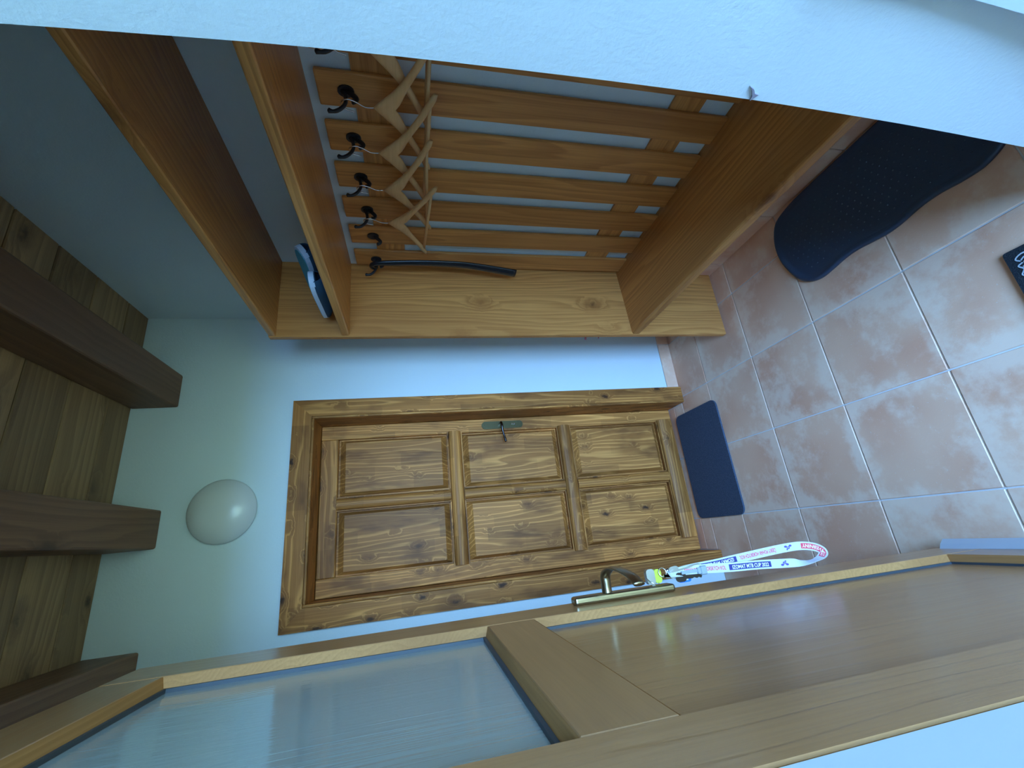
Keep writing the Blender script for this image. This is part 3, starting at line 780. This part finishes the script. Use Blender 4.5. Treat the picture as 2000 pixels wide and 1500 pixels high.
# strap: (x, y, z, roll); it runs down the front strand, round the loop and back up
SP = [(-0.122, 1.000, 0.938, 0.9), (-0.1215, 1.000, 0.895, 0.25), (-0.1225, 1.000, 0.836, 0.0), (-0.127, 1.000, 0.767, 0.0), (-0.130, 1.000, 0.696, 0.0), (-0.134, 1.000, 0.638, 0.05), (-0.137, 1.000, 0.593, 0.35), (-0.1395, 1.000, 0.563, 1.05), (-0.139, 1.005, 0.527, 1.45), (-0.1335, 1.010, 0.497, 1.25), (-0.125, 1.015, 0.482, 0.95), (-0.1165, 1.020, 0.4845, 0.65), (-0.1085, 1.025, 0.502, 0.35), (-0.104, 1.030, 0.531, 0.1), (-0.104, 1.030, 0.575, 0.0), (-0.107, 1.030, 0.632, 0.0), (-0.113, 1.030, 0.718, 0.0), (-0.1175, 1.025, 0.789, 0.0), (-0.119, 1.015, 0.853, 0.0), (-0.121, 1.010, 0.898, 0.3), (-0.124, 1.005, 0.936, 0.9)]
KS = 8
SQ = smoothpath(SP, KS)
SW = 0.0205
def sframe(i):
    p = Vector(SQ[i][:3])
    t = (Vector(SQ[min(i + 1, len(SQ) - 1)][:3]) - Vector(SQ[max(i - 1, 0)][:3])).normalized()
    n0 = Vector((t.z * -1, 0, t.x)); n0 = Vector((-t.z, 0, t.x)).normalized()    # in the X-Z plane: +X while the strap runs down
    yv = Vector((0, 1, 0)); yv = (yv - t * yv.dot(t)).normalized()
    r = SQ[i][3]
    u = (n0 * math.cos(r) + yv * math.sin(r)).normalized()
    f = t.cross(u).normalized()
    return p, t, u, f
FR = [sframe(i) for i in range(len(SQ))]
SL = [0.0]
for i in range(1, len(SQ)): SL.append(SL[-1] + (FR[i][0] - FR[i - 1][0]).length)
def on_strap(s, v, lift):
    s = max(0.0, min(SL[-1] - 1e-6, s))
    i = 0
    while SL[i + 1] < s: i += 1
    f = (s - SL[i]) / (SL[i + 1] - SL[i])
    p = FR[i][0].lerp(FR[i + 1][0], f); u = FR[i][2].lerp(FR[i + 1][2], f).normalized(); nn = FR[i][3].lerp(FR[i + 1][3], f).normalized()
    if FACE < 0: nn = -nn
    return p + u * v + nn * lift
# the printed face looks at the doorway (-Y)
FACE = 1 if FR[20][3].y < 0 else -1
bm = B()
rings = []
for i in range(len(SQ)):
    p, t, u, f = FR[i]
    f = f * FACE
    wdt = SW / 2
    rings.append([p - u * wdt, p + u * wdt, p + u * wdt - f * 0.0008, p - u * wdt - f * 0.0008])
loft(bm, rings)
strap = obj('lanyard_strap', bm, STRAP, kb, label='white woven strap printed in red and navy')
def s_at(idx):
    i = idx * KS; a = int(i); return SL[a] + (SL[min(a + 1, len(SL) - 1)] - SL[a]) * (i - a)
def z_idx(z, lo, hi):
    """path index where the strap passes height z, searching between indices"""
    best = min(range(int(lo * KS), int(hi * KS) + 1), key=lambda i: abs(SQ[i][2] - z))
    return SL[best]
def patch(name, s0, s1, v0, v1, M_, lift, slant=0.0):
    bm = B(); n = 24; A, C = [], []
    for k in range(n + 1):
        f = k / n
        A.append(bm.verts.new(on_strap(s0 + (s1 - s0) * f, v0, lift))); C.append(bm.verts.new(on_strap(s0 + (s1 - s0) * f - slant * 0, v1, lift)))
    for k in range(n): bm.faces.new((A[k], A[k + 1], C[k + 1], C[k]))
    return obj(name, bm, M_, strap)
def lettering(name, text, s0, s1, v0, v1, M_, lift):
    cu = bpy.data.curves.new('t', 'FONT'); cu.body = text; cu.size = 1.0; cu.resolution_u = 3; cu.offset = 0.018
    to = bpy.data.objects.new('t', cu); COL.objects.link(to)
    dg = bpy.context.evaluated_depsgraph_get()
    me = bpy.data.meshes.new_from_object(to.evaluated_get(dg))
    bpy.data.objects.remove(to)
    bm = B(); bm.from_mesh(me); bpy.data.meshes.remove(me)
    xs = [v.co.x for v in bm.verts]; xa, xb = min(xs), max(xs)
    cap0, cap1 = 0.0, 0.72
    for v in bm.verts:
        s = s0 + (v.co.x - xa) / (xb - xa) * (s1 - s0)
        vv = v0 + (v.co.y - cap0) / (cap1 - cap0) * (v1 - v0)
        v.co = on_strap(s, vv, lift)
    return obj(name, bm, M_, strap)
def rider(name, s0, s1, flip=1):
    """little mountain biker mark: two wheels and a crouched rider"""
    bm = B(); sc = (s1 - s0); h = 0.0062
    def blob(cs, cv, rs, rv, n=10):
        vs = [bm.verts.new(on_strap(s0 + sc * (cs + rs * math.cos(2 * math.pi * k / n)), h * (cv + rv * math.sin(2 * math.pi * k / n)), 0.0006)) for k in range(n)]
        bm.faces.new(vs)
    def poly(ps):
        bm.faces.new([bm.verts.new(on_strap(s0 + sc * a, h * b, 0.0006)) for a, b in ps])
    blob(0.20, -0.55, 0.19, 0.42); blob(0.80, -0.45, 0.19, 0.42)
    poly([(0.15, -0.55), (0.30, -0.1), (0.70, 0.0), (0.82, -0.45), (0.55, -0.3), (0.35, -0.45)])
    poly([(0.28, 0.15), (0.40, 0.62), (0.66, 0.55), (0.78, 0.05), (0.66, 0.1), (0.45, 0.2), (0.40, -0.1)])
    blob(0.70, 0.78, 0.11, 0.26)
    return obj(name, bm, INK_VIOLET, strap)
zf = lambda z: z_idx(z, 1, 7)
zb = lambda z: z_idx(z, 12, 20)
lettering('red_lettering', 'ČESKÝ POHÁR HORSKÝCH KOL', zf(0.905), zf(0.784), -0.0045, 0.0045, INK_RED, 0.0005)
patch('navy_box', zf(0.775), zf(0.658), -0.0065, 0.0065, INK_NAVY, 0.0004)
lettering('white_lettering', 'IZOMAT MTB CUP 2022', zf(0.770), zf(0.663), -0.0042, 0.0042, INK_WHITE, 0.0008)
rider('rider_mark', zf(0.634), zf(0.606))
sa, sb = s_at(9.0), s_at(12.95)
patch('red_box', sa, sb, -0.0066, 0.0066, INK_RED, 0.0004)
lettering('white_lettering', 'STAVEBNINY', sa + 0.004, sb - 0.003, -0.0042, 0.0042, INK_WHITE, 0.0008)
rider('rider_mark', zb(0.556), zb(0.583))
lettering('red_lettering', 'ČESKÝ POHÁR HORSKÝCH KOL', zb(0.606), zb(0.722), -0.0045, 0.0045, INK_RED, 0.0005)
patch('navy_box', zb(0.731), zb(0.853), -0.0065, 0.0065, INK_NAVY, 0.0004)
lettering('white_lettering', 'IZOMAT MTB CUP 2022', zb(0.736), zb(0.848), -0.0042, 0.0042, INK_WHITE, 0.0008)
